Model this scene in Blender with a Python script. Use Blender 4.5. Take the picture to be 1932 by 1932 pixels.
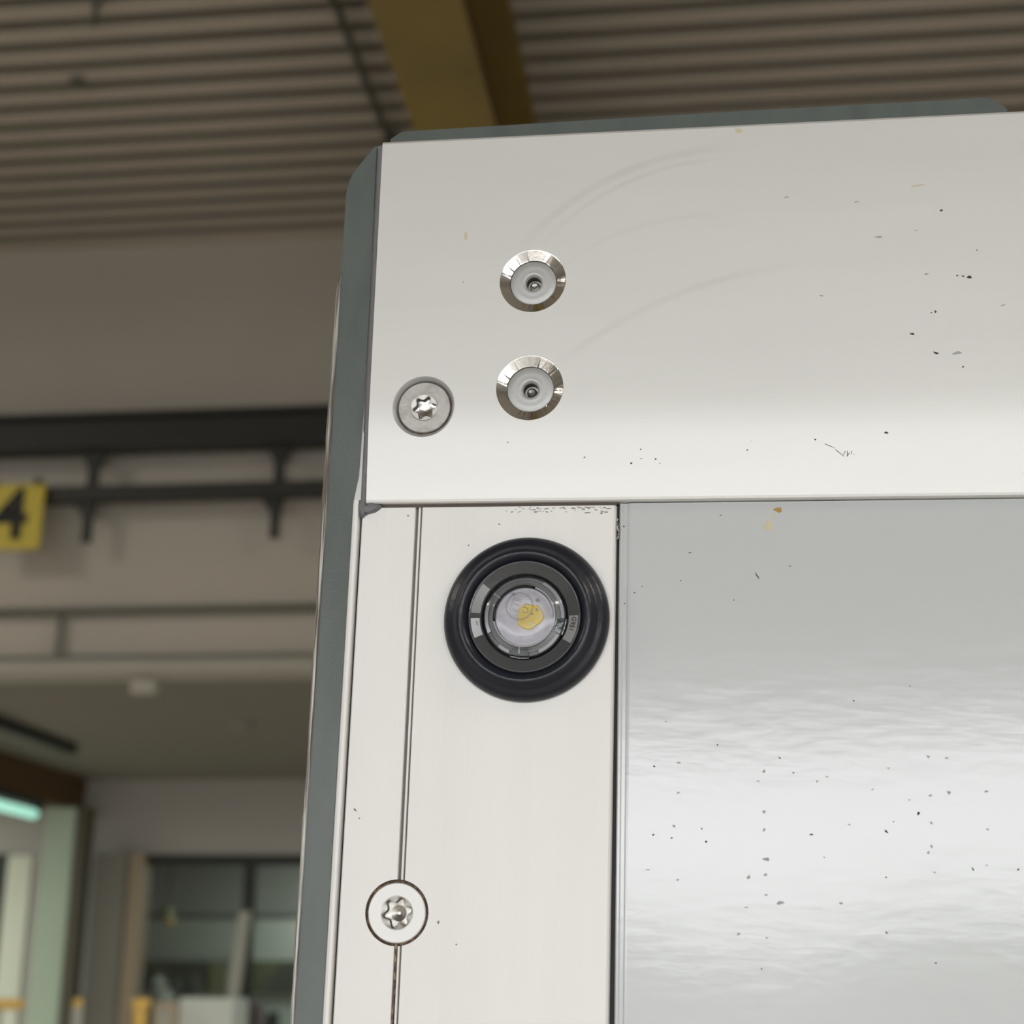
import bpy, bmesh, math, random
from mathutils import Vector, Matrix
random.seed(7)
for o in list(bpy.data.objects): bpy.data.objects.remove(o)
sc = bpy.context.scene
COL = sc.collection

# ------------------------------------------------------------------ camera
PSI, TH, RHO, FPX = 0.131151809, 0.288465011, 0.0134607546, 3024.45
CAM = Vector((0, 0, 2.2))
fw = Vector((-math.sin(PSI)*math.cos(TH), math.cos(PSI)*math.cos(TH), math.sin(TH)))
rt = Vector((math.cos(PSI), math.sin(PSI), 0)); up = rt.cross(fw)
rt, up = rt*math.cos(RHO)+up*math.sin(RHO), -rt*math.sin(RHO)+up*math.cos(RHO)
cd = bpy.data.cameras.new('camera'); cam = bpy.data.objects.new('camera', cd); COL.objects.link(cam)
mw = Matrix((rt, up, -fw)).transposed().to_4x4(); mw.translation = CAM
cam.matrix_world = mw
cd.sensor_width = 36; cd.lens = FPX/1932*36; cd.clip_start = 0.02; cd.clip_end = 300
cd.dof.use_dof = True; cd.dof.focus_distance = 0.425; cd.dof.aperture_fstop = cd.lens/3.3
sc.camera = cam

# ------------------------------------------------------------------ world, lights, exposure
w = bpy.data.worlds.new('world'); sc.world = w; w.use_nodes = True
bg = w.node_tree.nodes['Background']; bg.inputs[0].default_value = (0.96, 0.98, 1.0, 1); bg.inputs[1].default_value = 7.6
sc.view_settings.view_transform = 'Standard'; sc.view_settings.look = 'None'
sc.view_settings.gamma = 1; sc.view_settings.exposure = 0; sc.view_settings.use_curve_mapping = False

GATE_Y, GATE_X0, GATE_X1, GATE_Z = -8.0, -6.5, 7.5, 3.17
def area(name, loc, rot, sx, sy, power, color=(1, 1, 1), portal=False):
    l = bpy.data.lights.new(name, 'AREA'); l.shape = 'RECTANGLE'; l.size = sx; l.size_y = sy; l.energy = power; l.color = color
    if portal: l.cycles.is_portal = True
    o = bpy.data.objects.new(name, l); COL.objects.link(o); o.location = loc; o.rotation_euler = rot
    return o
area('gate_portal', ((GATE_X0+GATE_X1)/2, GATE_Y-0.05, GATE_Z/2), (math.radians(90), 0, 0), GATE_X1-GATE_X0, GATE_Z, 1, portal=True)

def ray(x, y): return fw + rt*(x-966)/FPX + up*(966-y)/FPX
def at(x, y, Y):                                   # a pixel's point on the upright plane at depth Y
    d = ray(x, y); return CAM + d*(Y/d.y)
def atz(x, y, Z):
    d = ray(x, y); return CAM + d*((Z-CAM.z)/d.z)

# ------------------------------------------------------------------ materials
def mat(name, col, rough=0.6, metal=0.0, spec=0.5, bump=None, var=None, coat=0, alpha=None, emit=None, emit_s=1.0):
    m = bpy.data.materials.new(name); m.use_nodes = True; nt = m.node_tree; p = nt.nodes['Principled BSDF']
    p.inputs['Base Color'].default_value = (*col, 1); p.inputs['Roughness'].default_value = rough
    p.inputs['Metallic'].default_value = metal; p.inputs['Specular IOR Level'].default_value = spec
    p.inputs['Coat Weight'].default_value = coat; p.inputs['Coat Roughness'].default_value = 0.05
    if alpha is not None: p.inputs['Alpha'].default_value = alpha
    if emit: p.inputs['Emission Color'].default_value = (*emit, 1); p.inputs['Emission Strength'].default_value = emit_s
    tc = nt.nodes.new('ShaderNodeTexCoord')
    def noise(scale, vec_scale=(1, 1, 1), detail=3):
        mp = nt.nodes.new('ShaderNodeMapping'); mp.inputs['Scale'].default_value = vec_scale
        n = nt.nodes.new('ShaderNodeTexNoise'); n.inputs['Scale'].default_value = scale; n.inputs['Detail'].default_value = detail
        nt.links.new(tc.outputs['Object'], mp.inputs[0]); nt.links.new(mp.outputs[0], n.inputs['Vector']); return n
    if bump:
        prev = None
        for (s, vs, st, dist) in bump:
            n = noise(s, vs); b = nt.nodes.new('ShaderNodeBump'); b.inputs['Strength'].default_value = st; b.inputs['Distance'].default_value = dist
            nt.links.new(n.outputs[0], b.inputs['Height'])
            if prev: nt.links.new(prev.outputs[0], b.inputs['Normal'])
            prev = b
        nt.links.new(prev.outputs[0], p.inputs['Normal'])
    if var:
        s, vs, c2, lo, hi = var
        n = noise(s, vs, 5); r = nt.nodes.new('ShaderNodeMapRange'); r.inputs[1].default_value = lo; r.inputs[2].default_value = hi
        mx = nt.nodes.new('ShaderNodeMix'); mx.data_type = 'RGBA'; mx.inputs[6].default_value = (*col, 1); mx.inputs[7].default_value = (*c2, 1)
        nt.links.new(n.outputs[0], r.inputs[0]); nt.links.new(r.outputs[0], mx.inputs[0]); nt.links.new(mx.outputs[2], p.inputs['Base Color'])
    return m
def thin_glass(name, tint=(0.97, 0.98, 1), gloss=0.12, rough=0.03):
    m = bpy.data.materials.new(name); m.use_nodes = True; nt = m.node_tree; nt.nodes.clear()
    out = nt.nodes.new('ShaderNodeOutputMaterial'); mx = nt.nodes.new('ShaderNodeMixShader'); t = nt.nodes.new('ShaderNodeBsdfTransparent')
    g = nt.nodes.new('ShaderNodeBsdfGlossy'); fr = nt.nodes.new('ShaderNodeFresnel'); fr.inputs[0].default_value = 1.5
    ad = nt.nodes.new('ShaderNodeMath'); ad.operation = 'ADD'; ad.inputs[1].default_value = gloss; ad.use_clamp = True
    t.inputs[0].default_value = (*tint, 1); g.inputs['Roughness'].default_value = rough
    nt.links.new(fr.outputs[0], ad.inputs[0]); nt.links.new(ad.outputs[0], mx.inputs[0]); nt.links.new(t.outputs[0], mx.inputs[1])
    nt.links.new(g.outputs[0], mx.inputs[2]); nt.links.new(mx.outputs[0], out.inputs[0]); return m

M = {}
M['alu_h'] = mat('anodised_aluminium_horizontal', (0.735, 0.73, 0.71), 0.45, 0.48, bump=[(900, (0.03, 1, 1), 0.05, 0.0003)], var=(60, (0.1, 1, 1), (0.705, 0.70, 0.68), 0.35, 0.7))
M['alu_v'] = mat('anodised_aluminium_vertical', (0.82, 0.81, 0.79), 0.55, 0.22, bump=[(900, (1, 1, 0.03), 0.10, 0.0004)], var=(60, (1, 1, 0.08), (0.78, 0.77, 0.75), 0.35, 0.7))
M['alu_edge'] = mat('aluminium_edge', (0.62, 0.62, 0.60), 0.35, 0.6)
M['paint'] = mat('white_gloss_paint', (0.57, 0.585, 0.60), 0.135, 0.0, 0.70, bump=[(40, (0.5, 1, 1.1), 0.5, 0.00010), (260, (0.35, 1, 1), 0.5, 0.00007)], coat=0.0)
M['grey'] = mat('dark_grey_paint', (0.105, 0.122, 0.115), 0.38, bump=[(1500, (1, 1, 1), 0.2, 0.0002)], var=(120, (1, 1, 0.3), (0.085, 0.10, 0.095), 0.4, 0.7))
M['seal_grey'] = mat('grey_sealant', (0.16, 0.155, 0.165), 0.5, bump=[(300, (1, 1, 1), 0.6, 0.001)])
M['clear'] = mat('clear_silicone', (0.50, 0.49, 0.46), 0.30, 0.1, bump=[(1500, (1, 1, 0.05), 0.7, 0.0008)], var=(1300, (1, .3, 0.03), (0.13, 0.11, 0.09), 0.42, 0.6))
M['black'] = mat('black_gap_seal', (0.012, 0.011, 0.012), 0.6)
M['brown'] = mat('brown_dirt', (0.10, 0.065, 0.05), 0.7, var=(800, (1, 1, 1), (0.30, 0.22, 0.13), 0.5, 0.62))
def smudge(m, arcs):
    nt = m.node_tree; p = nt.nodes['Principled BSDF']; src = p.inputs['Base Color'].links[0].from_socket
    tc = nt.nodes.new('ShaderNodeTexCoord'); N = nt.nodes.new; K = nt.links.new
    nz = N('ShaderNodeTexNoise'); nz.inputs['Scale'].default_value = 60; nz.inputs['Detail'].default_value = 6; K(tc.outputs['Object'], nz.inputs['Vector'])
    for (x, z, r, wd, st, xa_, xb_, zg) in arcs:
        d = N('ShaderNodeVectorMath'); d.operation = 'DISTANCE'; d.inputs[1].default_value = (x, 0, z); K(tc.outputs['Object'], d.inputs[0])
        s1_ = N('ShaderNodeMath'); s1_.operation = 'SUBTRACT'; s1_.inputs[1].default_value = r; K(d.outputs['Value'], s1_.inputs[0])
        ab = N('ShaderNodeMath'); ab.operation = 'ABSOLUTE'; K(s1_.outputs[0], ab.inputs[0])
        mr = N('ShaderNodeMapRange'); mr.inputs[1].default_value = 0; mr.inputs[2].default_value = wd; mr.inputs[3].default_value = st; mr.inputs[4].default_value = 0; K(ab.outputs[0], mr.inputs[0])
        sx = N('ShaderNodeSeparateXYZ'); K(tc.outputs['Object'], sx.inputs[0])
        mx_ = N('ShaderNodeMapRange'); mx_.interpolation_type = 'SMOOTHSTEP'; mx_.inputs[1].default_value = xb_; mx_.inputs[2].default_value = xa_; K(sx.outputs[0], mx_.inputs[0])
        mu = N('ShaderNodeMath'); mu.operation = 'MULTIPLY'; K(mr.outputs[0], mu.inputs[0]); K(nz.outputs[0], mu.inputs[1])
        mv = N('ShaderNodeMath'); mv.operation = 'MULTIPLY'; K(mu.outputs[0], mv.inputs[0]); K(mx_.outputs[0], mv.inputs[1])
        sz = N('ShaderNodeMapRange'); sz.inputs[1].default_value = zg; sz.inputs[2].default_value = zg+.012; K(sx.outputs[2], sz.inputs[0])
        mw_ = N('ShaderNodeMath'); mw_.operation = 'MULTIPLY'; K(mv.outputs[0], mw_.inputs[0]); K(sz.outputs[0], mw_.inputs[1])
        mx = N('ShaderNodeMix'); mx.data_type = 'RGBA'; mx.inputs[7].default_value = (0.50, 0.44, 0.43, 1); K(mw_.outputs[0], mx.inputs[0]); K(src, mx.inputs[6]); src = mx.outputs[2]
    K(src, p.inputs['Base Color'])
smudge(M['alu_h'], [(.097, .028, .072, .0018, .42, .085, .102, .070), (.097, .031, .066, .0011, .32, .08, .10, .070), (.125, -.048, .113, .0016, .30, .095, .12, .034), (.090, .020, .060, .0012, .2, .085, .1, .062)])
M['lipbrown'] = mat('shadow_brown_fill', (0.11, 0.085, 0.07), 0.7)
M['machined'] = mat('machined_aluminium', (0.80, 0.79, 0.77), 0.13, 1.0, bump=[(900, (1, 1, 1), 0.2, 0.0002)])
M['rivet'] = mat('dull_aluminium_rivet', (0.50, 0.50, 0.495), 0.48, 0.5, bump=[(900, (1, 1, 1), 0.2, 0.0002)])
M['steel'] = mat('stainless_steel', (0.66, 0.64, 0.61), 0.25, 1.0, bump=[(900, (1, 1, 1), 0.15, 0.0001)])
M['screwhead'] = mat('matt_grey_screw', (0.52, 0.51, 0.48), 0.42, 0.9, bump=[(900, (1, 1, 1), 0.2, 0.0002)], var=(350, (1, 1, 1), (0.42, 0.41, 0.385), .45, .65))
M['steel_dark'] = mat('dark_steel_recess', (0.36, 0.34, 0.31), 0.3, 1.0, bump=[(900, (1, 1, 1), 0.15, 0.0001)])
M['groove'] = mat('greybrown_groove', (0.24, 0.21, 0.195), 0.6)
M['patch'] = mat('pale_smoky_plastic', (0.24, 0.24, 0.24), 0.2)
M['recess_wall'] = mat('shaded_recess_wall', (0.075, 0.065, 0.058), 0.4, 0.1)  # shade inside bores and screw sockets put into the colour
M['screwbright'] = mat('bright_screw', (0.78, 0.77, 0.755), 0.5, 0.3, bump=[(900, (1, 1, 1), 0.2, 0.0002)])
M['rubber'] = mat('black_rubber', (0.011, 0.013, 0.021), 0.32, 0, 0.5, bump=[(500, (1, 1, 1), 0.25, 0.0004)], var=(2500, (1, 1, 1), (0.05, 0.05, 0.055), 0.68, 0.74))
M['bezel'] = mat('smoky_bezel_plastic', (0.07, 0.073, 0.076), 0.13, 0, 0.6, bump=[(250, (1, 1, 1), 0.35, 0.0006)])
M['lens'] = thin_glass('clear_lens', (0.95, 0.955, 0.97), 0.0, 0.14)
M['lens_ring'] = mat('clear_ring_plastic', (0.30, 0.31, 0.32), 0.12, 0, 0.8)
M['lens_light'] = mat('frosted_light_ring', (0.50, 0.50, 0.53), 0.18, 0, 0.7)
M['reflector'] = mat('lavender_white_reflector', (0.60, 0.58, 0.64), 0.25, 0, 0.5, var=(300, (1, 1, 1), (0.48, 0.46, 0.50), 0.5, 0.7))
M['phosphor'] = mat('yellow_phosphor', (0.80, 0.59, 0.12), 0.4, var=(500, (1, 1, 1), (0.74, 0.63, 0.30), 0.48, 0.7))
M['mark'] = mat('moulded_mark', (0.17, 0.17, 0.14), 0.3)
M['dirt'] = mat('dark_specks', (0.05, 0.045, 0.04), 0.8)
M['faint'] = mat('faint_specks', (0.38, 0.38, 0.37), 0.7)
M['stain'] = mat('yellow_stain', (0.62, 0.55, 0.36), 0.5, var=(600, (1, 1, 1), (0.55, 0.50, 0.38), 0.4, 0.6))
M['stain2'] = mat('rust_stain', (0.42, 0.25, 0.08), 0.6)
# hall
M['deck_groove_shade'] = mat('shaded_deck_groove', (0.21, 0.19, 0.15), 0.8)  # deck groove faces: their unlit interior put into a darker colour
M['deck'] = mat('painted_deck', (0.56, 0.50, 0.43), 0.55, var=(0.6, (1, 1, 1), (0.50, 0.45, 0.385), 0.4, 0.7))
M['hallwall'] = mat('hall_wall', (0.55, 0.505, 0.445), 0.7, var=(0.8, (1, 1, 1), (0.50, 0.475, 0.415), 0.35, 0.65))
M['lowwall'] = mat('far_wall', (0.50, 0.47, 0.44), 0.8)
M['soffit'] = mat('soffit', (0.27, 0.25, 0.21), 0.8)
M['floor'] = mat('concrete_floor', (0.50, 0.46, 0.41), 0.6, var=(0.8, (1, 1, 1), (0.42, 0.39, 0.35), 0.35, 0.7))
M['yard'] = mat('yard', (0.26, 0.26, 0.255), 0.9)
M['hedge'] = mat('hedge', (0.10, 0.14, 0.07), 0.9, var=(3, (1, 1, 1), (0.05, 0.08, 0.03), 0.4, 0.6))
M['girder'] = mat('ochre_paint', (0.26, 0.185, 0.045), 0.5, var=(1.5, (1, 1, 1), (0.20, 0.145, 0.045), 0.4, 0.7))
M['girder2'] = mat('brown_paint_web_shade', (0.13, 0.07, 0.025), 0.6)
M['darksteel'] = mat('dark_steel', (0.028, 0.030, 0.026), 0.55)
M['midsteel'] = mat('mid_steel', (0.15, 0.15, 0.125), 0.6)
M['lightpipe'] = mat('light_pipe', (0.44, 0.43, 0.37), 0.6)
M['signy'] = mat('yellow_sign', (0.62, 0.50, 0.05), 0.5)
M['ink'] = mat('black_ink', (0.01, 0.01, 0.01), 0.6)
M['tube'] = mat('fluorescent_tube', (0.5, 0.9, 0.8), 0.5, emit=(0.42, 0.86, 0.68), emit_s=0.9)
M['colgreen'] = mat('pale_green_column', (0.50, 0.60, 0.48), 0.6)
M['darkbrown'] = mat('dark_brown_column', (0.12, 0.105, 0.075), 0.7)
M['tan'] = mat('tan_jamb', (0.52, 0.42, 0.30), 0.7)
M['greycol'] = mat('grey_column', (0.30, 0.29, 0.25), 0.7)
M['cream'] = mat('cream_panel', (0.80, 0.80, 0.68), 0.6)
M['cabinet'] = mat('pale_cabinet', (0.72, 0.76, 0.70), 0.5)
M['yellow'] = mat('safety_yellow', (0.92, 0.60, 0.15), 0.45)
M['glass'] = thin_glass('window_glass', (0.80, 0.84, 0.83), 0.02, 0.02)
M['darkroom'] = mat('dark_foliage', (0.05, 0.06, 0.045), 0.9, var=(1.5, (1, 1, 1), (0.13, 0.14, 0.07), 0.45, 0.6))
M['bulkhead'] = mat('bulkhead_paint', (0.40, 0.40, 0.36), 0.8)
M['roomwall'] = mat('room_wall', (0.52, 0.54, 0.48), 0.8)
M['olive'] = mat('olive', (0.24, 0.24, 0.12), 0.8)
M['pink'] = mat('pink', (0.36, 0.24, 0.24), 0.8)
M['gatewall'] = mat('gate_wall', (0.46, 0.45, 0.43), 0.8)

# ------------------------------------------------------------------ mesh helpers
def link(name, me, m, parent=None, smooth=False):
    o = bpy.data.objects.new(name, me); COL.objects.link(o)
    if m: me.materials.append(m if not isinstance(m, str) else M[m])
    if parent is not None: o.parent = parent
    if smooth:
        for p in me.polygons: p.use_smooth = True
    return o
def obj(name, bm, m, parent=None, smooth=False):
    bmesh.ops.recalc_face_normals(bm, faces=bm.faces)
    me = bpy.data.meshes.new(name); bm.to_mesh(me); bm.free()
    return link(name, me, m, parent, smooth)
def tag(o, label=None, cat=None, group=None, kind=None):
    if label: o['label'] = label
    if cat: o['category'] = cat
    if group: o['group'] = group
    if kind: o['kind'] = kind
    return o
def box(bm, x0, x1, y0, y1, z0, z1, bev=0):
    r = bmesh.ops.create_cube(bm, size=1)
    for v in r['verts']: v.co = Vector(((x0+x1)/2+v.co.x*(x1-x0), (y0+y1)/2+v.co.y*(y1-y0), (z0+z1)/2+v.co.z*(z1-z0)))
    if bev: bmesh.ops.bevel(bm, geom=list({e for v in r['verts'] for e in v.link_edges}), offset=bev, segments=2, affect='EDGES')
    return bm
def boxo(name, m, x0, x1, y0, y1, z0, z1, parent=None, bev=0):
    return obj(name, box(bmesh.new(), x0, x1, y0, y1, z0, z1, bev), m, parent)
def prism(pts, axis, a, b):
    """closed polygon pts extruded from a to b along axis; pts are the other two coordinates in order"""
    bm = bmesh.new()
    def co(p, t): return {'x': (t, p[0], p[1]), 'y': (p[0], t, p[1]), 'z': (p[0], p[1], t)}[axis]
    A = [bm.verts.new(co(p, a)) for p in pts]; B = [bm.verts.new(co(p, b)) for p in pts]
    bm.faces.new(A); bm.faces.new(B)
    for i in range(len(pts)): bm.faces.new((A[i], A[i-1], B[i-1], B[i]))
    return bm
def lathe(bm, prof, cx, cz, y0, n=96, closed=False):
    """prof = [(radius, height towards the viewer)], axis along y, y0 = seat plane; all mm"""
    rings = []
    for r, h in prof:
        if r < 1e-6: rings.append([bm.verts.new((cx*S, (y0-h)*S, cz*S))])
        else: rings.append([bm.verts.new(((cx+r*math.cos(2*math.pi*i/n))*S, (y0-h)*S, (cz+r*math.sin(2*math.pi*i/n))*S)) for i in range(n)])
    for a, b in zip(rings, rings[1:]):
        for i in range(n):
            j = (i+1) % n
            if len(a) == 1 and len(b) == 1: continue
            if len(b) == 1: bm.faces.new((a[i], a[j], b[0]))
            elif len(a) == 1: bm.faces.new((a[0], b[j], b[i]))
            else: bm.faces.new((a[i], a[j], b[j], b[i]))
    return bm
def tube_path(bm, pts, r, n=6, closed=False):
    pts = [Vector(p) for p in pts]; rings = []; L = len(pts)
    for i, p in enumerate(pts):
        a = pts[(i-1) % L] if (closed or i) else p; b = pts[(i+1) % L] if (closed or i < L-1) else p
        d = (b-a).normalized(); s = d.cross(Vector((0, 1, 0)))
        if s.length < 1e-4: s = d.cross(Vector((0, 0, 1)))
        s.normalize(); t = s.cross(d)
        rings.append([bm.verts.new(p+(s*math.cos(2*math.pi*k/n)+t*math.sin(2*math.pi*k/n))*r) for k in range(n)])
    for i in range(L if closed else L-1):
        a, b = rings[i], rings[(i+1) % L]
        for k in range(n): bm.faces.new((a[k], a[(k+1) % n], b[(k+1) % n], b[k]))
    if not closed: bm.faces.new(rings[0]); bm.faces.new(rings[-1])
    return bm
def carve(o, cutters):
    """cut pockets into o with closed cutter bmeshes, then throw the cutters away"""
    tmp = []
    for c in cutters:
        bmesh.ops.recalc_face_normals(c, faces=c.faces)
        me = bpy.data.meshes.new('c'); c.to_mesh(me); c.free(); k = bpy.data.objects.new('c', me); COL.objects.link(k)
        k.parent = o.parent; tmp.append(k)
        md = o.modifiers.new('b', 'BOOLEAN'); md.operation = 'DIFFERENCE'; md.object = k; md.solver = 'EXACT'
    bpy.context.view_layer.update(); dg = bpy.context.evaluated_depsgraph_get()
    me = bpy.data.meshes.new_from_object(o.evaluated_get(dg)); o.modifiers.clear(); o.data = me
    for k in tmp: bpy.data.objects.remove(k)
def cyl(cx, cz, r, y0, y1, n=96):
    bm = bmesh.new(); A = []; B = []
    for i in range(n):
        a = 2*math.pi*i/n; x, z = (cx+r*math.cos(a))*S, (cz+r*math.sin(a))*S
        A.append(bm.verts.new((x, y0*S, z))); B.append(bm.verts.new((x, y1*S, z)))
    bm.faces.new(A); bm.faces.new(B)
    for i in range(n): bm.faces.new((A[i], A[i-1], B[i-1], B[i]))
    return bm
S = 0.001

# ------------------------------------------------------------------ setting: the hall
def struct(o): return tag(o, kind='structure')
XL, XR, YB, YF, ZC, ZS = -14.0, 12.0, 9.54, 14.67, 7.0, 4.04
struct(boxo('floor', 'floor', XL-.3, XR+.3, GATE_Y-.3, 21.0, -.2, 0))
struct(boxo('trim_1', 'yard', -60, 60, -90, GATE_Y-.3, -.25, -.02))['label'] = 'grey paved yard outside the open gate'
# trapezoidal steel deck: 0.2 m pitch, ribs running left to right
pr = []; y = GATE_Y-.2
g0 = 7.336 - math.floor((7.336-y)/.2)*.2
yy = g0
pr.append((y, ZC))
while yy < YB-0.05:
    pr += [(yy-.040, ZC), (yy-.024, ZC+.11), (yy+.024, ZC+.11), (yy+.040, ZC)]; yy += .2
pr.append((YB+.2, ZC)); pr += [(YB+.2, ZC+.2), (y, ZC+.2)]
ceil = struct(obj('ceiling', prism(pr, 'x', XL-.2, XR+.2), 'deck'))
ceil.data.materials.append(M['deck_groove_shade'])
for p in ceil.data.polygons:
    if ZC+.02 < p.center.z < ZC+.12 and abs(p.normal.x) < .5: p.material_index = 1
struct(boxo('wall_left', 'hallwall', XL-.2, XL, GATE_Y-.2, 21, 0, ZC+.1))
struct(boxo('wall_right', 'hallwall', XR, XR+.2, GATE_Y-.2, 21, 0, ZC+.1))
struct(boxo('wall_back', 'hallwall', XL, XR, YB, YB+.15, ZS, ZC+.1))
bm = bmesh.new()
box(bm, XL, GATE_X0, GATE_Y-.2, GATE_Y, 0, ZC+.1); box(bm, GATE_X1, XR, GATE_Y-.2, GATE_Y, 0, ZC+.1); box(bm, GATE_X0, GATE_X1, GATE_Y-.2, GATE_Y, GATE_Z, ZC+.1)
struct(obj('wall_front', bm, 'gatewall'))
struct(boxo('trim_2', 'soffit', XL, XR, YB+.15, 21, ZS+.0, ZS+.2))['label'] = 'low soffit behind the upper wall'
# far wall of the lower hall with glazed openings
WZ = 3.345
xa, xb = at(18, 1612, YF).x, at(65, 1612, YF).x      # bright strip at left
xc, xd = at(279, 1612, YF).x, -1.2                   # glazed strip
bm = bmesh.new()
box(bm, XL, XR, YF, YF+.12, WZ, ZS)
box(bm, XL, -7.6, YF, YF+.12, 0, WZ); box(bm, xb, xc-.12, YF, YF+.12, 0, WZ); box(bm, xd, XR, YF, YF+.12, 0, WZ)
struct(obj('wall_far', bm, 'lowwall'))
struct(boxo('wall_beyond', 'roomwall', XL, XR, 20.8, 21, 0, ZS))

# window_1: glazed partition right of the tan jamb
bm = bmesh.new()
w1 = obj('window_1', box(bm, xc, xd, YF-.02, YF+.08, 3.255, WZ), 'darksteel'); struct(w1)
w1['label'] = 'dark-framed glazed partition in the far wall'
mx0, mx1 = at(462, 1640, YF).x, at(481, 1640, YF).x
obj('mullion', box(bmesh.new(), mx0, mx1, YF-.02, YF+.08, 0, 3.255), 'darksteel', w1)
obj('mullion', box(bmesh.new(), -2.6, -2.5, YF-.02, YF+.08, 0, 3.255), 'darksteel', w1)
for a, b in ((xc, mx0), (mx1, -2.6), (-2.5, xd)):
    obj('pane', box(bmesh.new(), a, b, YF+.02, YF+.03, 0, 3.255), 'glass', w1)
obj('jamb', box(bmesh.new(), xc-.12, xc, YF-.12, YF+.12, 0, WZ), 'tan', w1)['label'] = 'tan painted jamb'
# window_2: bright strip at left
w2 = struct(boxo('window_2', 'darksteel', -7.6, xa, YF-.02, YF+.08, 0, WZ)); w2['label'] = 'tall opening with cream panel at far left'
obj('panel', box(bmesh.new(), xa, xb-.01, YF-.02, YF+.08, 0, WZ-.01), 'cream', w2)['label'] = 'tall cream panel'
# window_3 in the wall beyond, seen through the glass
YR = 20.78
p0, p1 = at(262, 1812, YR), at(430, 1876, YR); q0, q1 = at(478, 1812, YR), at(600, 1876, YR)
w3 = struct(boxo('window_3', 'darkroom', p0.x, p1.x, YR-.06, YR, p1.z, p0.z)); w3['label'] = 'low dark window in the wall beyond the glass'
obj('frame', box(bmesh.new(), p1.x, p1.x+.12, YR-.1, YR, p1.z-.1, p0.z+.1), 'roomwall', w3)
r = obj('reveal', box(bmesh.new(), at(400, 1840, YR).x, p1.x, YR-.09, YR-.05, p1.z, p0.z), 'olive', w3)
w4 = struct(boxo('window_4', 'darkroom', q0.x, q1.x, YR-.06, YR, q1.z, q0.z)); w4['label'] = 'second low dark window in the wall beyond the glass'
# bulkhead in the room beyond
b = at(300, 1724, 19.0)
tb = struct(boxo('trim_3', 'bulkhead', XL, XR, 18.9, 19.0, b.z, ZS)); tb['label'] = 'grey bulkhead hanging across the room behind the glass'
struct(boxo('trim_4', 'midsteel', XL, XR, 18.86, 19.04, b.z-.06, b.z))['label'] = 'dark lower edge of the bulkhead behind the glass'

# ------------------------------------------------------------------ steel and fittings in the hall
def thing(name, label, cat, loc, group=None):
    o = bpy.data.objects.new(name, None); COL.objects.link(o); o.location = loc; o.empty_display_size = .1
    return tag(o, label, cat, group)
def part(name, m, par, *b, bev=0):           # world-space box as a child of an unrotated empty
    l = par.location if par.parent is None else par.parent.location
    return boxo(name, m, b[0]-l.x, b[1]-l.x, b[2]-l.y, b[3]-l.y, b[4]-l.z, b[5]-l.z, par, bev)
# ochre roof girder
t = thing('roof_girder', 'ochre painted steel I-girder under the ribbed ceiling, running away above the truck box', 'girder', (-1.18, 1, 6.1))
part('lower_flange', 'girder', t, -1.375, -.985, -6, YB, 6.10, 6.13)
part('web', 'girder2', t, -1.19, -1.17, -6, YB, 6.13, 6.96)  # web shadow put into the colour with the darker brown
part('upper_flange', 'girder', t, -1.375, -.965, -6, YB, 6.96, 6.997)
# conduit with clips
t = thing('ceiling_conduit', 'thin dark conduit clipped under the ribbed ceiling left of the ochre girder', 'conduit', (-1.82, 1, 6.93))
bm = bmesh.new(); tube_path(bm, [(0, -6, -.03), (0, YB-1.01, -.03)], .022, 10); obj('pipe', bm, 'midsteel', t, True)
for k in (0, 7): part('clip', 'midsteel', t, -1.86, -1.78, 1.2+k, 1.24+k, 6.93, 6.999)
# small ceiling fittings
for (px, py, lab) in ((182, 8, 'small dark fitting hanging under the ribbed ceiling at the upper left edge'), (142, 168, 'small dark clip under the ribbed ceiling, lower of the two at left')):
    p = atz(px, py, 6.93); t = thing('ceiling_fitting', lab, 'fitting', (p.x, p.y, 6.9), 'small fittings under the ribbed ceiling')
    part('bracket', 'midsteel', t, p.x-.03, p.x+.04, p.y-.02, p.y+.02, 6.93, 6.999, bev=.005)
    if py < 50: part('rod', 'midsteel', t, p.x-.012, p.x+.012, p.y-.012, p.y+.012, 6.80, 6.93)
# dark track beam with hangers
def zl(y, d=0): return at(310, y, YB-d).z
YT = YB-.2
zb1, zb0 = zl(782, .2), zl(848, .2)
t = thing('track_beam', 'black steel track beam with drop hangers across the upper wall', 'beam', (-4, YT, zb0))
part('top_flange', 'darksteel', t, XL, 8, YT-.09, YT+.2, zb1-.025, zb1, )
part('web', 'darksteel', t, XL, 8, YT-.02, YT+.02, zb0+.03, zb1-.025)
part('bottom_flange', 'darksteel', t, XL, 8, YT-.09, YT+.09, zb0, zb0+.03)
zr1, zr0 = zl(917, .2), zl(944, .2)
part('lower_rail', 'darksteel', t, XL, 8, YT-.05, YT+.05, zr0, zr1)
ze = zl(1020, .2)
x1u, x1l, x2u, x2l = at(178, 880, YT).x, at(165, 990, YT).x, at(528, 880, YT).x, at(519, 980, YT).x
dx = x2u-x1u
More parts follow.
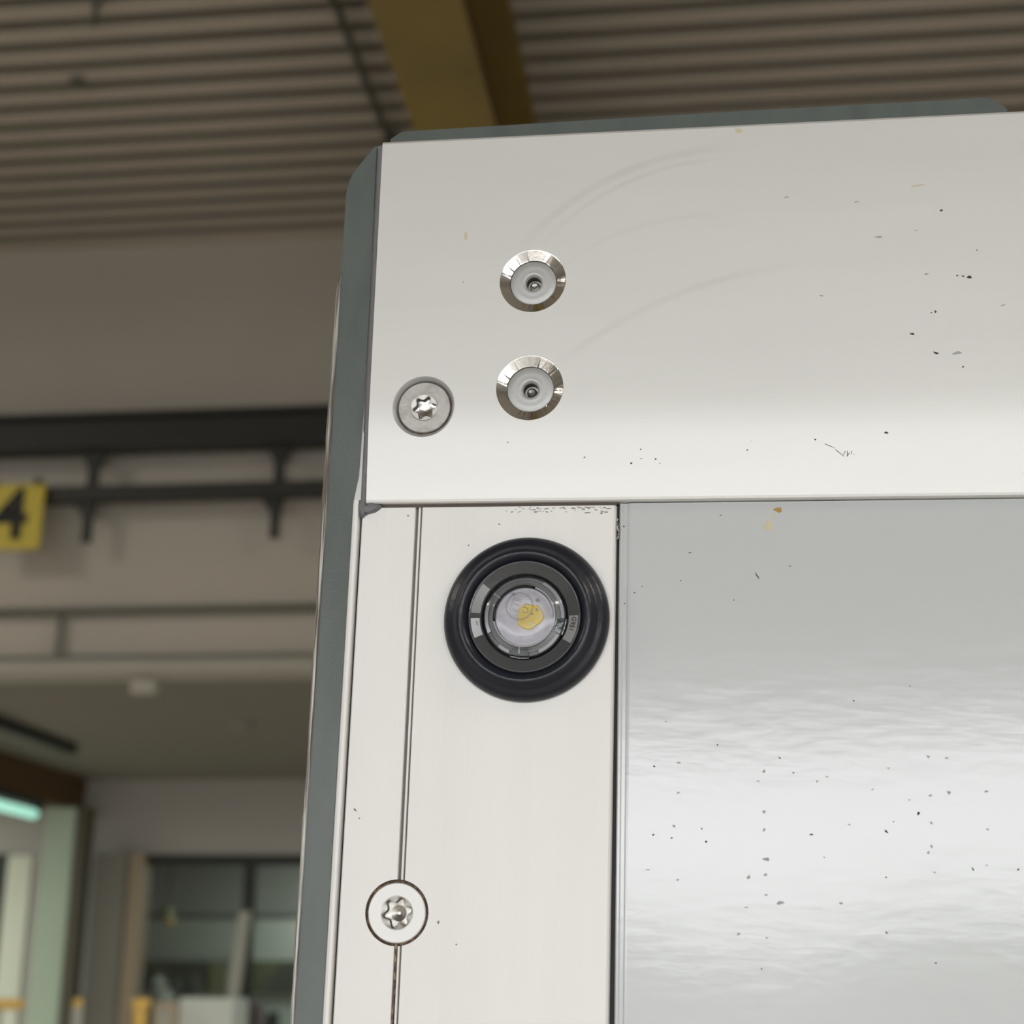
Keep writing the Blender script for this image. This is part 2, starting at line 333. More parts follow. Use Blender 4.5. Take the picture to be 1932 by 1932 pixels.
for k in range(-5, 5):
    xu, xl_ = x1u+k*dx, x1l+k*dx
    h = part('hanger', 'darksteel', t, xu-.032, xu+.032, YT-.02, YT+.02, zr1, zb0)
    l = t.location
    bm = prism([(xu-.09-l.x, zb0-l.z), (xu+.09-l.x, zb0-l.z), (xu+.025-l.x, zb0-.13-l.z), (xu-.025-l.x, zb0-.13-l.z)], 'y', -.015, .015); obj('gusset', bm, 'darksteel', h)
    d = part('drop_rod', 'darksteel', t, xl_-.028, xl_+.028, YT-.02, YT+.02, ze, zr0)
    bm = prism([(xl_-.10-l.x, zr0-l.z), (xl_+.05-l.x, zr0-l.z), (xl_+.03-l.x, zr0-.12-l.z), (xl_-.02-l.x, zr0-.12-l.z)], 'y', -.015, .015); obj('gusset', bm, 'darksteel', d)
# lower pipes on the wall
t = thing('wall_conduit', 'thin dark conduit with droppers along the lower part of the upper wall', 'conduit', (-4, YB-.06, zl(1150, .06)))
bm = bmesh.new(); tube_path(bm, [(XL+4, 0, 0), (11, 0, 0)], .026, 10); obj('pipe', bm, 'midsteel', t, True)
xv = at(120, 1190, YB).x; za, zbb = zl(1150, .06), zl(1232, .06)
for k in (-2, -1, 0, 1, 2, 3):
    part('dropper', 'midsteel', t, xv+k*2.4-.014, xv+k*2.4+.014, YB-.07, YB-.04, zbb, za)
t = thing('bottom_pipe', 'pale round pipe under a thin dark ledge at the foot of the upper wall', 'pipe', (-4, YB-.12, zl(1258, .12)))
bm = bmesh.new(); tube_path(bm, [(XL+4, 0, 0), (11, 0, 0)], .055, 16); obj('pipe', bm, 'lightpipe', t, True)
part('ledge', 'midsteel', t, XL, 8, YB-.10, YB-.004, zl(1238, .1)-.02, zl(1238, .1)+.012)
p = at(275, 1288, YB-.05)
t = thing('junction_box', 'small pale junction box hanging below the pale pipe', 'box', (p.x, YB-.05, p.z))
part('case', 'lightpipe', t, p.x-.085, p.x+.085, YB-.10, YB-.01, p.z-.075, p.z+.015, bev=.01)
part('cable_gland', 'lightpipe', t, p.x-.02, p.x+.02, YB-.07, YB-.03, p.z+.015, p.z+.03)
# number sign
a, b = at(88, 912, YB-.3), at(80, 1036, YB-.3)
sx1, sz1, sz0 = a.x-.005, a.z, b.z; sx0 = sx1-.42
t = thing('bay_sign', 'square yellow sign with black number 4 hanging at the left edge', 'sign', ((sx0+sx1)/2, YB-.3, sz0))
pl = part('plate', 'signy', t, sx0, sx1, YB-.305, YB-.295, sz0, sz1, bev=.004)
cu = bpy.data.curves.new('n4', 'FONT'); cu.body = '4'; cu.size = .46; cu.extrude = .002; cu.offset = .012; cu.align_x = 'CENTER'; cu.align_y = 'CENTER'
fo = bpy.data.objects.new('n4', cu); COL.objects.link(fo); bpy.context.view_layer.update()
me = bpy.data.meshes.new_from_object(fo.evaluated_get(bpy.context.evaluated_depsgraph_get())); bpy.data.objects.remove(fo)
fo = link('numeral', me, 'ink', t); fo.rotation_euler = (math.radians(90), 0, 0); fo.location = (0.0, -.009, (sz1-sz0)/2)
for s in (-1, 1): part('hook', 'darksteel', t, (sx0+sx1)/2+s*.15-.01, (sx0+sx1)/2+s*.15+.01, YB-.31, YB-.2, sz1-.02, sz1+.04)

# lower hall: brown beam, columns, tube lamp, pipe run
t = thing('brown_beam', 'dark brown steel beam under the low soffit at the left', 'beam', (-6.08, 13, 3.74))
part('bottom_flange', 'girder2', t, -6.24, -5.96, 9.8, YF-.02, 3.74, 3.765)
part('web', 'girder2', t, -6.115, -6.09, 9.8, YF-.02, 3.765, 4.01)
part('top_flange', 'girder2', t, -6.24, -5.96, 9.8, YF-.02, 4.01, 4.035)
part('side_plate', 'girder2', t, -5.985, -5.965, 9.8, YF-.02, 3.765, 4.01)
def column(name, lab, m, px0, px1, Y, top, dep=.2, cat='column'):
    a, b = at(px0, 1700, Y).x, at(px1, 1700, Y).x
    t = thing(name, lab, cat, ((a+b)/2, Y, 0), 'columns at the left of the lower hall')
    part('shaft', m, t, a, b, Y, Y+dep, 0.02, top, bev=.008); part('foot_plate', 'midsteel', t, a-.05, b+.05, Y-.05, Y+dep+.05, 0, .02)
column('square_column', 'pale green square column standing under the end of the brown beam', 'colgreen', 72, 129, 14.2, 3.735)
column('square_column', 'dark brown narrow column right of the pale green column', 'darkbrown', 131, 150, 14.2, 3.735)
column('square_column', 'dull grey broad column between the brown column and the tan jamb', 'greycol', 172, 232, 14.45, 3.34, .15)
t = thing('tube_lamp', 'lit greenish fluorescent tube lamp under the brown beam at the left edge', 'lamp', (-6.0, 12.9, 3.6))
bm = bmesh.new(); tube_path(bm, [(0, -.95, .01), (0, .75, .01)], .042, 14); obj('tube', bm, 'tube', t, True)
part('housing', 'darksteel', t, -6.05, -5.95, 11.9, 13.7, 3.68, 3.735)
for yy in (11.95, 13.65): part('end_cap', 'darksteel', t, -6.04, -5.96, yy-.03, yy+.03, 3.57, 3.68)
t = thing('soffit_conduit', 'short dark conduit on the low soffit above the brown beam', 'conduit', (-5.19, 11.8, 4.0))
part('pipe', 'darksteel', t, -5.23, -5.15, 10.0, 12.4, 3.96, 4.035)
p = at(455, 1375, 12.0); p = atz(455, 1375, 3.99)
t = thing('smoke_detector', 'small round detector on the low soffit left of the truck box', 'detector', (p.x, p.y, 4.0))
bm = bmesh.new()
bmesh.ops.create_cone(bm, cap_ends=True, segments=20, radius1=.06, radius2=.09, depth=.06, matrix=Matrix.Translation((0, 0, .005))); obj('case', bm, 'greycol', t)
part('base', 'lightpipe', t, p.x-.07, p.x+.07, p.y-.07, p.y+.07, 4.02, 4.039)

# things low in the far hall
def post_T(px0, px1, Y, lab, stem=True):
    a, b = at(px0, 1893, Y), at(px1, 1893, Y); zt = at(px0, 1883, Y).z; zb = at(px0, 1904, Y).z
    t = thing('guard_post', lab, 'post', ((a.x+b.x)/2, Y, 0), 'yellow-topped guard posts'); r = (zt-zb)/2
    bm = bmesh.new()
    tube_path(bm, [(a.x-t.location.x+r, 0, (zt+zb)/2), (b.x-t.location.x-r, 0, (zt+zb)/2)], r, 12)
    obj('cap', bm, 'yellow', t, True)
    if stem:
        w_ = .035; bm = bmesh.new(); cx = (a.x+b.x)/2
        box(bm, -w_, w_, -w_, w_, .02, zb+.02); obj('stem', bm, 'yellow', t)
    else:
        bm = bmesh.new(); box(bm, -.025, .025, -.025, .025, .02, zb+.02); obj('stem', bm, 'roomwall', t)
    bm = bmesh.new(); box(bm, -.12, .12, -.12, .12, 0, .02); obj('foot', bm, 'midsteel', t)
post_T(-60, 52, 11.0, 'yellow guard rail top at the bottom left corner', False)
post_T(133, 162, 11.0, 'slim post with a round yellow cap in front of the dark brown column', False)
post_T(243, 290, 11.0, 'thick yellow guard post with a wide cap in front of the tan jamb')
a, b = at(338, 1882, 13.5), at(441, 1882, 13.5)
t = thing('cabinet', 'pale grey cabinet in front of the glazed partition', 'cabinet', (a.x, 13.5, 0))
part('body', 'cabinet', t, a.x, b.x, 13.5, 13.95, .06, a.z, bev=.01); mid = (a.x+b.x)/2
part('plinth', 'midsteel', t, a.x+.02, b.x-.02, 13.53, 13.9, 0, .06)
part('door', 'cabinet', t, a.x+.01, b.x-.01, 13.485, 13.5, .1, a.z-.02)
a2, b2 = at(292, 1890, 13.4), at(332, 1890, 13.4)
t = thing('equipment_frame', 'brown framed grey panel between the yellow post and the cabinet', 'panel', (a2.x, 13.4, 0))
part('panel', 'roomwall', t, a2.x+.04, b2.x-.04, 13.42, 13.45, .1, a2.z-.06)
part('post', 'tan', t, a2.x, a2.x+.04, 13.4, 13.46, 0, a2.z); part('post', 'tan', t, b2.x-.04, b2.x, 13.4, 13.46, 0, a2.z); part('head', 'tan', t, a2.x+.04, b2.x-.04, 13.4, 13.46, a2.z-.06, a2.z)
# pale strut leaning in front of the mullion
t = thing('pale_strut', 'pale grey strut standing in front of the dark mullion', 'strut', (at(437, 1882, 14.4).x, 14.4, 0))
a, b = at(463, 1720, 14.4), at(440, 1884, 14.4); c = b + (b-a)*(b.z/(a.z-b.z))
bm = bmesh.new(); l = t.location
for p, q, wd in ((a, c, .05),):
    vs = [bm.verts.new((v.x+s*wd-l.x, v.y+u*.03-l.y, v.z-l.z)) for v in (p, q) for s, u in ((-1, -1), (1, -1), (1, 1), (-1, 1))]
    bm.faces.new(vs[:4]); bm.faces.new(vs[4:])
    for i in range(4): bm.faces.new((vs[i], vs[(i+1) % 4], vs[4+(i+1) % 4], vs[4+i]))
obj('shaft', bm, 'lightpipe', t)
part('foot', 'midsteel', t, c.x-.1, c.x+.1, 14.32, 14.48, 0, .02)
# dark machines behind glass
def machine(px0, px1, pyt, Y, m, lab, cat='machine'):
    a, b = at(px0, pyt, Y), at(px1, pyt, Y); w_ = b.x-a.x
    t = thing('machine', lab, cat, ((a.x+b.x)/2, Y, 0), 'machines behind the glazed partition')
    part('body', m, t, a.x, b.x, Y, Y+.5, .1, a.z-.12, bev=.05); part('head', m, t, a.x+w_*.25, b.x-w_*.25, Y+.05, Y+.4, a.z-.14, a.z, bev=.05)
    part('base', 'darksteel', t, a.x+.03, b.x-.03, Y+.03, Y+.47, 0, .1)
machine(308, 332, 1846, 17.9, 'darksteel', 'dark machine with a narrow head behind the glass, left of two')
machine(338, 368, 1838, 17.2, 'darksteel', 'dark machine with a narrow head behind the glass, right of two')
machine(268, 306, 1842, 16.6, 'bulkhead', 'pale machine behind the glass next to the dark ones')
machine(462, 484, 1890, 15.6, 'pink', 'dull pink machine behind the glass right of the pale strut')
machine(494, 512, 1910, 15.4, 'darksteel', 'low dark machine behind the glass beside the truck box')
p = at(316, 1722, 16.5)
t = thing('pendant_lamp', 'small yellow pendant seen through the glazed partition', 'lamp', (p.x, p.y, p.z))
bm = bmesh.new(); bmesh.ops.create_cone(bm, cap_ends=True, segments=20, radius1=.09, radius2=.04, depth=.12); obj('shade', bm, 'olive', t)
bm = bmesh.new(); bmesh.ops.create_uvsphere(bm, u_segments=12, v_segments=8, radius=.055, matrix=Matrix.Translation((0.02, 0, -.08))); obj('bulb', bm, 'yellow', t, True)
bm = bmesh.new(); tube_path(bm, [(0, 0, .05), (0, 0.001, ZS-p.z)], .008, 6); obj('cord', bm, 'darksteel', t)

# outside: hedge across the yard (reflected in the gloss paint)
bm = bmesh.new(); NX = 90
prof_h = [(-30, 2.0), (-7, 1.7), (-5.0, 1.75), (-4.0, 1.6), (-3.2, .9), (-1.0, .85), (0.2, 1.4), (1.2, 1.7), (2.4, 2.15), (4.2, 1.95), (8, 2.2), (30, 2.3)]
def hh(x):
    for (a, za), (b, zb_) in zip(prof_h, prof_h[1:]):
        if a <= x <= b: return za+(zb_-za)*(x-a)/(b-a)
    return 1.8
rows = []
for i in range(NX*2+1):
    x = -22+44*i/(NX*2); h = hh(x)+random.uniform(-.08, .08)
    row = []
    for k in range(9):
        a = math.pi*k/8; row.append(bm.verts.new((x, -37-1.2*math.cos(a)*(1 if k in (0, 8) else 1)+random.uniform(-.12, .12), -.02+h*math.sin(a)**.6*(1+random.uniform(-.04, .04)) if 0 < k < 8 else -.02)))
    rows.append(row)
for a, b in zip(rows, rows[1:]):
    for k in range(8): bm.faces.new((a[k], a[k+1], b[k+1], b[k]))
o = obj('hedge', bm, 'hedge'); tag(o, 'low uneven green hedge across the yard behind the camera', 'hedge', kind='stuff')

# fill lamps added to brighten the hall: unseen luminaires under deck and soffit
def luminaire(x, y, z, L, P, lab, col=(1, .93, .82)):
    t = thing('fill_luminaire', lab, 'lamp', (x, y, z), 'added fill luminaires of the hall')
    part('housing', 'lightpipe', t, x-.12, x+.12, y-L/2, y+L/2, z+.02, z+.09)
    a = area('fill_light', (x, y, z), (0, 0, 0), .22, L, P, col)
    return t
LUM = [(-8.5, -3, 6.6, 1), (3.5, 3.5, 6.6, 1), (-7.5, 4, 6.6, 1), (6, -3, 6.6, 1)]

# ------------------------------------------------------------------ the truck box
TR, TY, TT = 0.0226383898, -0.0305795295, 0.023651752
Rr = Matrix(((math.cos(TR), 0, math.sin(TR)), (0, 1, 0), (-math.sin(TR), 0, math.cos(TR))))
Ry = Matrix(((math.cos(TY), -math.sin(TY), 0), (math.sin(TY), math.cos(TY), 0), (0, 0, 1)))
Rt = Matrix(((1, 0, 0), (0, math.cos(TT), -math.sin(TT)), (0, math.sin(TT), math.cos(TT))))
TM = Ry @ Rt @ Rr
ORG = CAM + ray(688, 947)*.432
truck = bpy.data.objects.new('truck_box', None); COL.objects.link(truck)
m4 = TM.to_4x4(); m4.translation = ORG; truck.matrix_world = m4; truck.empty_display_size = .05
tag(truck, 'aluminium-framed white truck box corner with grey side edge and round marker lamp', 'truck box')
CL = TM.transposed() @ (CAM-ORG) / S        # camera in the truck's own millimetres
def dp(x, z, d):                            # point of the face plane carried back (or forward) to depth d
    k = 1+d/(-CL.y); return CL.x+(x-CL.x)*k, CL.z+(z-CL.z)*k

DP = 3.0                                    # face of the post lies 3 mm behind the rail's
ZBOT = -1650.0
# --- top rail: face flat, gently rolled under along its lower quarter
def rail_y(z):
    y_, zz, st = 0.0, 30.0, .5
    while zz > z:
        t_ = min(1, max(0, (30-zz)/14)); t_ = t_*t_*(3-2*t_); y_ += math.tan(math.radians(RAILBEND*t_))*st; zz -= st
    return y_
RAILBEND = 4.2
zz = [107.4-k*2.0 for k in range(1, 38)] + [31-k for k in range(0, 31)]
x0r, z0r = -0.2, 0.0
pts = [(30.0, 107.4), (1.2, 107.4), (0.35, 107.1), (0, 106.4)] + [(0, 90), (0, 70), (0, 50), (0, 32)] + [(rail_y(z), z) for z in range(30, 0, -1)] + [(rail_y(0)+.15, .35), (rail_y(0)+.5, 0), (30, 0)]
rail = obj('top_rail', prism([(a*S, b*S) for a, b in pts], 'x', -.8*S, 2300*S), 'alu_h', truck)
# slanting saw cut at the left end
bm = bmesh.new(); bm.from_mesh(rail.data)
for v in bm.verts:
    if v.co.x < 0: v.co.x = (-0.05-0.72*v.co.z/S/107.0)*S
bm.to_mesh(rail.data); bm.free()
RV = [(44.0, 62.6), (44.05, 31.5)]; RS = (14.9, 26.9)
carve(rail, [cyl(x, z, 9.2, -2, 5) for x, z in RV]+[cyl(RS[0], RS[1], 8.65, -2, 5)])
tag(rail, 'broad pale aluminium top rail')

# --- blind rivets in their countersinks
def star(n_r0, a):      # torx outline
    c = math.cos(6*a); return n_r0*(0.84+0.16*c*(1.0 if c > 0 else .95))
for i, (x, z) in enumerate(RV):
    bm = bmesh.new(); lathe(bm, [(9.22, -.02), (9.05, -.08), (6.75, -1.15), (6.5, -1.25), (6.48, -3.2)], x, z, 0)
    bm.verts.ensure_lookup_table(); rj = random.Random(11+i); jit = 0
    for k in range(96):
        if rj.random() < .3: jit = rj.uniform(-.09, .09)
        for q in (2, 3): bm.verts[q*96+k].co.y += jit*S
    rv = obj('rivet', bm, 'machined', truck)
    tag(rv, 'shiny countersunk blind rivet, upper of two' if i == 0 else 'shiny countersunk blind rivet, lower of two')
    hx, hz = dp(x, z, 0)
    bm = bmesh.new(); lathe(bm, [(6.4, -3.2), (6.38, -1.65), (6.2, -1.5), (4.4, -1.5), (3.2, -1.52), (2.75, -1.42), (2.4, -1.65), (2.05, -2.2), (2.0, -2.4)], x, z, 0)
    obj('head', bm, 'rivet', rv, True)
    bm = bmesh.new(); lathe(bm, [(2.03, -2.3), (1.95, -5.2), (0, -5.2)], x, z, 0, 40); obj('bore', bm, 'recess_wall', rv, True)
    bm = bmesh.new(); lathe(bm, [(1.45, -4.8), (1.35, -3.6), (0.9, -3.4+.1*i), (0, -3.7)], x+.12, z-.25, 0, 14); obj('mandrel', bm, 'steel_dark', rv)

def torx(cx, cz, y0, R, rec, rot, mat_head, mat_rec, parent, name='screw'):
    """screw head: flat ring, rim chamfer, dished lead-in and a six-lobed recess"""
    n = 144; bm = bmesh.new(); rings = []
    def ring(fr, h, g=bm): return [g.verts.new(((cx+fr(2*math.pi*i/n)*math.cos(2*math.pi*i/n+rot))*S, (y0-h)*S, (cz+fr(2*math.pi*i/n)*math.sin(2*math.pi*i/n+rot))*S)) for i in range(n)]
    def skin(g, rs):
        for a, b in zip(rs, rs[1:]):
            for i in range(n): g.faces.new((a[i], a[(i+1) % n], b[(i+1) % n], b[i]))
    skin(bm, [ring(lambda a: R, -1.8), ring(lambda a: R, -.2), ring(lambda a: R-.22, 0), ring(lambda a: rec+.25, 0), ring(lambda a: rec, -.12)])
    head = obj(name, bm, mat_head, parent)
    def st(a):
        c6 = math.cos(6*a); return rec*(0.76+0.17*c6) if c6 > 0 else rec*(0.76+0.10*c6)
    bm = bmesh.new(); skin(bm, [ring(lambda a: rec, -.12, bm), ring(st, -.42, bm)]); obj('lead_in', bm, 'screwhead' if mat_head == 'screwbright' else 'screwbright', head)
    bm = bmesh.new(); skin(bm, [ring(st, -.42, bm), ring(lambda a: st(a)*.97, -2.7, bm)]); obj('socket_wall', bm, 'recess_wall', head)
    bm = bmesh.new(); skin(bm, [ring(lambda a: st(a)*.98, -2.45, bm), ring(lambda a: rec*.5, -2.55, bm), ring(lambda a: rec*.1, -3.0, bm)])
    q = ring(lambda a: rec*.1, -3.0, bm); bm.faces.new(q); bmesh.ops.remove_doubles(bm, verts=bm.verts, dist=1e-7); obj('recess', bm, mat_rec, head)
    return head
h = torx(RS[0], RS[1], 1.1, 7.25, 3.65, math.radians(10), 'screwhead', 'steel', truck); tag(h, 'dull grey star-socket screw in the top rail')
bm = bmesh.new(); lathe(bm, [(8.67, -.02), (8.4, -.12), (7.75, -1.3), (7.55, -2.0), (7.4, -3.0)], RS[0], RS[1], 0); obj('countersink', bm, 'rivet', h, True)
bm = bmesh.new(); lathe(bm, [(7.6, -2.2), (7.2, -2.2)], RS[0], RS[1], 0); obj('dirt_ring', bm, 'brown', h)

# --- corner post, a long extrusion with a double groove
def gx(x): return dp(x, -60, DP)[0]
g1, g2, g3, g4, xr = gx(14.15), gx(14.95), gx(15.55), gx(16.0), gx(68.05)
xl0 = gx(-.55)
pp = [(xl0, 30), (xl0, DP+.35), (xl0+.35, DP), (g1-.15, DP), (g1, DP+.15), (g1, DP+1.6), (g2, DP+1.6), (g2, DP+.35), (g2+.15, DP+.2), (g3-.15, DP+.2), (g3, DP+.35), (g3, DP+1.6), (g4, DP+1.6), (g4, DP+.15), (g4+.15, DP),
      (xr-.75, DP), (xr-.25, DP+.35), (xr, DP+1.2), (xr, 30)]
post = obj('corner_post', prism([(a*S, b*S) for a, b in pp], 'z', ZBOT*S, (-.9)*S), 'alu_v', truck)
PSX, PSZ = dp(14.35, -107.05, DP)
carve(post, [cyl(PSX, PSZ, 8.2, DP-2, DP+4)]); tag(post, 'upright pale aluminium corner post')
h = torx(PSX, PSZ-.05, DP-.05, 7.42, 4.05, math.radians(13), 'screwbright', 'steel_dark', truck); tag(h, 'bright star-socket screw in the post groove')
bm = bmesh.new(); lathe(bm, [(8.19, -.35), (7.9, -1.0), (7.45, -1.2)], PSX, PSZ, DP); obj('dirt_ring', bm, 'brown', h)
# brown filler behind rail lip, the gap's shadow put into its colour
boxo('lip_shadow_fill', 'lipbrown', xl0*S, xr*S, (DP+.8)*S, 28*S, -.9*S, .6*S, truck)
# dirt packed in the groove below the screw
bm = bmesh.new(); zt = PSZ-8.3
P_ = []
for k in range(26):
    z = zt-k*.95; P_.append((z, .75*(1-k/25)**.5*random.uniform(.6, 1.1)))
for (z, w_) in P_:
    box(bm, (g1+.05)*S, (g1+.15+w_)*S, (DP+.2+random.uniform(0, .2))*S, (DP+1.6)*S, (z-.6)*S, (z+.6)*S)
tag(obj('groove_dirt', bm, 'brown', truck), 'brown dirt packed in the groove under the screw', kind='stuff')
boxo('groove_floor', 'groove', g1*S, g4*S, (DP+1.55)*S, (DP+1.75)*S, ZBOT*S, (PSZ-8.2)*S, truck)
boxo('groove_floor', 'groove', g1*S, g4*S, (DP+1.55)*S, (DP+1.75)*S, (PSZ+8.2)*S, -.9*S, truck)

# bead strip left of the post
b0, b1 = gx(-2.95), gx(-1.15)
pb = [(b0, 20), (b0, 2.0), (b0+.3, 1.75), ((b0+b1)/2, 1.6), (b1-.25, 1.75), (b1, 2.2), (b1, 20)]
o = obj('edge_bead', prism([(a*S, b*S) for a, b in pb], 'z', ZBOT*S, 1.0*S), 'alu_v', truck); tag(o, 'thin pale bead between post and grey side edge')
boxo('bead_gap', 'black', b1*S, xl0*S, (DP+1.6)*S, 18*S, ZBOT*S, 2*S, truck)

# grey side edge with chamfered top
DG = 1.6
a0 = dp(-10.6, 60, DG)[0]; a1 = b0-.05
zt0, zt1 = dp(-10.5, 93.5, DG)[1], dp(-2.6, 106.0, DG)[1]
cut = dp(-3.3, 106.0, DG)[0]
xe_ = lambda z: -.05-.72*z/107
poly = [(a0+.5, ZBOT), (b0, ZBOT), (b0, 0), (xe_(8)-2.45, 8), (xe_(30)-2.0, 30), (xe_(60)-1.85, 60), (xe_(zt1)-1.75, zt1), (cut, zt1-.2), (a0+1.4, zt0+4.2), (a0+.15, zt0+.4), (a0, zt0-2), (a0, 0)]
bm = prism([(x*S, z*S) for x, z in poly], 'y', DG*S, 40*S)
bmesh.ops.bevel(bm, geom=[e for e in bm.edges if all(abs(v.co.y-DG*S) < 1e-6 for v in e.verts)], offset=.35*S, segments=2, affect='EDGES')
tag(obj('side_edge', bm, 'grey', truck), 'dark grey painted side edge with a chamfered top corner')
# grey-violet sealant seam along the rail's end
bm = bmesh.new(); n = 120; L_, R_ = [], []
for k in range(n+1):
    z = -3+k*(106.3+3)/n; xe = -.05-.72*z/107
    jit = random.uniform(-.10, .10)
    L_.append(((xe-1.25-(0.45 if z > 20 else 0.15))*S, (1.25)*S, z*S)); R_.append(((xe+.12+jit)*S, (0.5 if z > 28 else rail_y(z)+.45)*S, z*S))
va = [bm.verts.new(p) for p in L_]; vm = [bm.verts.new(((a[0]+b[0])/2, min(a[1], b[1])-.0*S, a[2])) for a, b in zip(L_, R_)]; vb = [bm.verts.new(p) for p in R_]
vc = [bm.verts.new((p[0], 12*S, p[2])) for p in L_]; vd = [bm.verts.new((p[0], 12*S, p[2])) for p in R_]
for k in range(n):
    for A, B in ((va, vm), (vm, vb), (vc, va), (vb, vd)): bm.faces.new((A[k], A[k+1], B[k+1], B[k]))
tag(obj('seam_sealant', bm, 'seal_grey', truck, True), 'grey sealant seam along the left end of the rail')
# thin light lip between sealant and grey edge
lp = [(xe_(0)-1.0, 0), (xe_(110)-1.0, 100), (xe_(100)-1.8, 100), (xe_(60)-1.9, 60), (xe_(30)-2.05, 30), (xe_(8)-2.5, 8), (b0-.02, 0)]
obj('seam_lip', prism([(x*S, z*S) for x, z in lp], 'y', 2.0*S, 10*S), 'alu_edge', truck)

# sealant blob under the rail's corner
bm = bmesh.new()
def blob(cx, cz, rx, rz, h, y0, seed, n=28, rings=5, amp=.18):
    rnd = random.Random(seed); ph = [rnd.uniform(0, 6.28) for _ in range(4)]
    prev = None
    for j in range(rings+1):
        f_ = 1-j/rings; y_ = y0-h*math.sin(math.acos(min(1, f_)))
        if j == rings: row = [bm.verts.new((cx*S, y_*S, cz*S))]
        else:
            row = []
            for i in range(n):
                a = 2*math.pi*i/n; w_ = 1+amp*math.sin(2*a+ph[0])+amp*.6*math.sin(3*a+ph[1])+amp*.4*math.sin(5*a+ph[2])
                row.append(bm.verts.new(((cx+rx*f_*w_*math.cos(a))*S, y_*S, (cz+rz*f_*w_*math.sin(a))*S)))
        if prev:
            for i in range(n):
                if len(row) == 1: bm.faces.new((prev[i], prev[(i+1) % n], row[0]))
                else: bm.faces.new((prev[i], prev[(i+1) % n], row[(i+1) % n], row[i]))
        prev = row
# lens-shaped putty: outline in face millimetres
ol = [(-2.6, 1.5), (-1.2, 1.4), (-.2, .1), (.5, -.2), (.75, .55), (1.7, .75), (2.6, .2), (4.3, -.3), (3.7, -1.3), (2.4, -2.2), (1.0, -2.6), (-.4, -2.8), (-.7, -3.6), (-1.3, -3.9), (-2.3, -2.9), (-2.7, -1.4)]
ol = [(x*1.0, z) for x, z in ol]
vs = [bm.verts.new((x*S, 2.6*S, z*S)) for x, z in ol]; vi = [bm.verts.new(((x*.7+.1)*S, 1.3*S, (z*.7-.5)*S)) for x, z in ol]; c = bm.verts.new((.2*S, 1.0*S, -1.0*S)); n = len(ol)
vz = [bm.verts.new((x*S, 6*S, z*S)) for x, z in ol]
for i in range(n):
    j = (i+1) % n; bm.faces.new((vs[i], vs[j], vi[j], vi[i])); bm.faces.new((vi[i], vi[j], c)); bm.faces.new((vz[i], vz[j], vs[j], vs[i]))
tag(obj('sealant_blob', bm, 'seal_grey', truck), 'smeared blob of grey sealant under the rail corner')

# clear silicone run down the outer edge
bm = bmesh.new(); n = 240; rows = []
for k in range(n+1):
    z = 68.0-k*(68+300)/n
    xo = dp(-9.75-.75*min(1, (68-z)/68)-.55*max(0, min(1, -z/134)), z, 4)[0]
    xo = a0+.35 if True else xo
    wl = (2.25-.45*max(0, min(1, -z/60)))*min(1, ((68.6-z)/9)**.5)*(1+.05*math.sin(z*.11)+.03*math.sin(z*.29+1)+.02*math.sin(z*.71))
    rows.append([bm.verts.new((p[0]*S, p[1]*S, z*S)) for p in ((xo, 3.0), (xo-.15, 1.2), (xo-.45*wl, 1.0+.1*math.sin(z*.17)), (xo-.8*wl, 2.2), (xo-wl, 4.6), (xo-.6*wl, 9), (xo, 9))])
for a, b in zip(rows, rows[1:]):
    for k in range(6): bm.faces.new((a[k], a[k+1], b[k+1], b[k]))
tag(obj('clear_silicone', bm, 'clear', truck, True), 'glossy clear silicone run down the outer left edge')

# grey strip on top of the rail
DK = 14
k1 = dp(5.0, 110.1, DK); k2 = dp(166.7, 111.7, DK); k3 = dp(172.0, 108.0, DK); k0 = dp(1.5, 107.9, DK)
bm = prism([(x*S, z*S) for x, z in [(k0[0], 100), (k0[0], k0[1]), (k1[0]-1.0, k1[1]-.5), k1, (dp(60, 110.8, DK)), (dp(110, 111.3, DK)), (k2[0]-8, k2[1]-.3), k2, (k2[0]+1.2, k2[1]-.6), k3, (k3[0], 100)]], 'y', DK*S, 40*S)
tag(obj('top_strip', bm, 'grey', truck), 'low grey strip with tapered ends along the top of the rail')

# gap seal and door
s0, s1 = gx(68.2), gx(68.75)
boxo('door_seal', 'black', xr*S, (s1+.3)*S, (DP+2.4)*S, 26*S, ZBOT*S, -.5*S, truck)
d0, dbot = gx(68.75), gx(69.45)
bm = bmesh.new()
def dx_(x, z): return (x+(dbot-d0)*max(0, -z)/131.0*.75)
cols = [(0, 26), (0, DP+1.5), (.35, DP+.9), (.9, DP+.85), (1.25, DP+1.15), (2.1, DP+1.2), (2.5, DP+.8), (3.1, DP+.65), (2000, DP+.65), (2000, 26)]
top = [bm.verts.new((dx_(d0+x, 0)*S, y_*S, -.2*S)) for x, y_ in cols]; bot = [bm.verts.new((dx_(d0+x, -140)*S, y_*S, -140*S)) for x, y_ in cols]; bb = [bm.verts.new((dx_(d0+x, -140)*S, y_*S, ZBOT*S)) for x, y_ in cols]
for A, B in ((top, bot), (bot, bb)):
    for i in range(len(cols)): bm.faces.new((A[i], A[i-1], B[i-1], B[i]))
bm.faces.new(top); bm.faces.new(bb)
tag(obj('door_panel', bm, 'paint', truck), 'glossy white door panel with fine water marks')
# shadow gap under rail over the door
boxo('door_head_seal', 'black', s1*S, 2000*S, (DP+6)*S, 28*S, -.3*S, .8*S, truck)

# body behind the frame
boxo('box_body', 'cabinet', (a0+3)*S, 2300*S, 40*S, 3000*S, ZBOT*S, 100*S, truck)

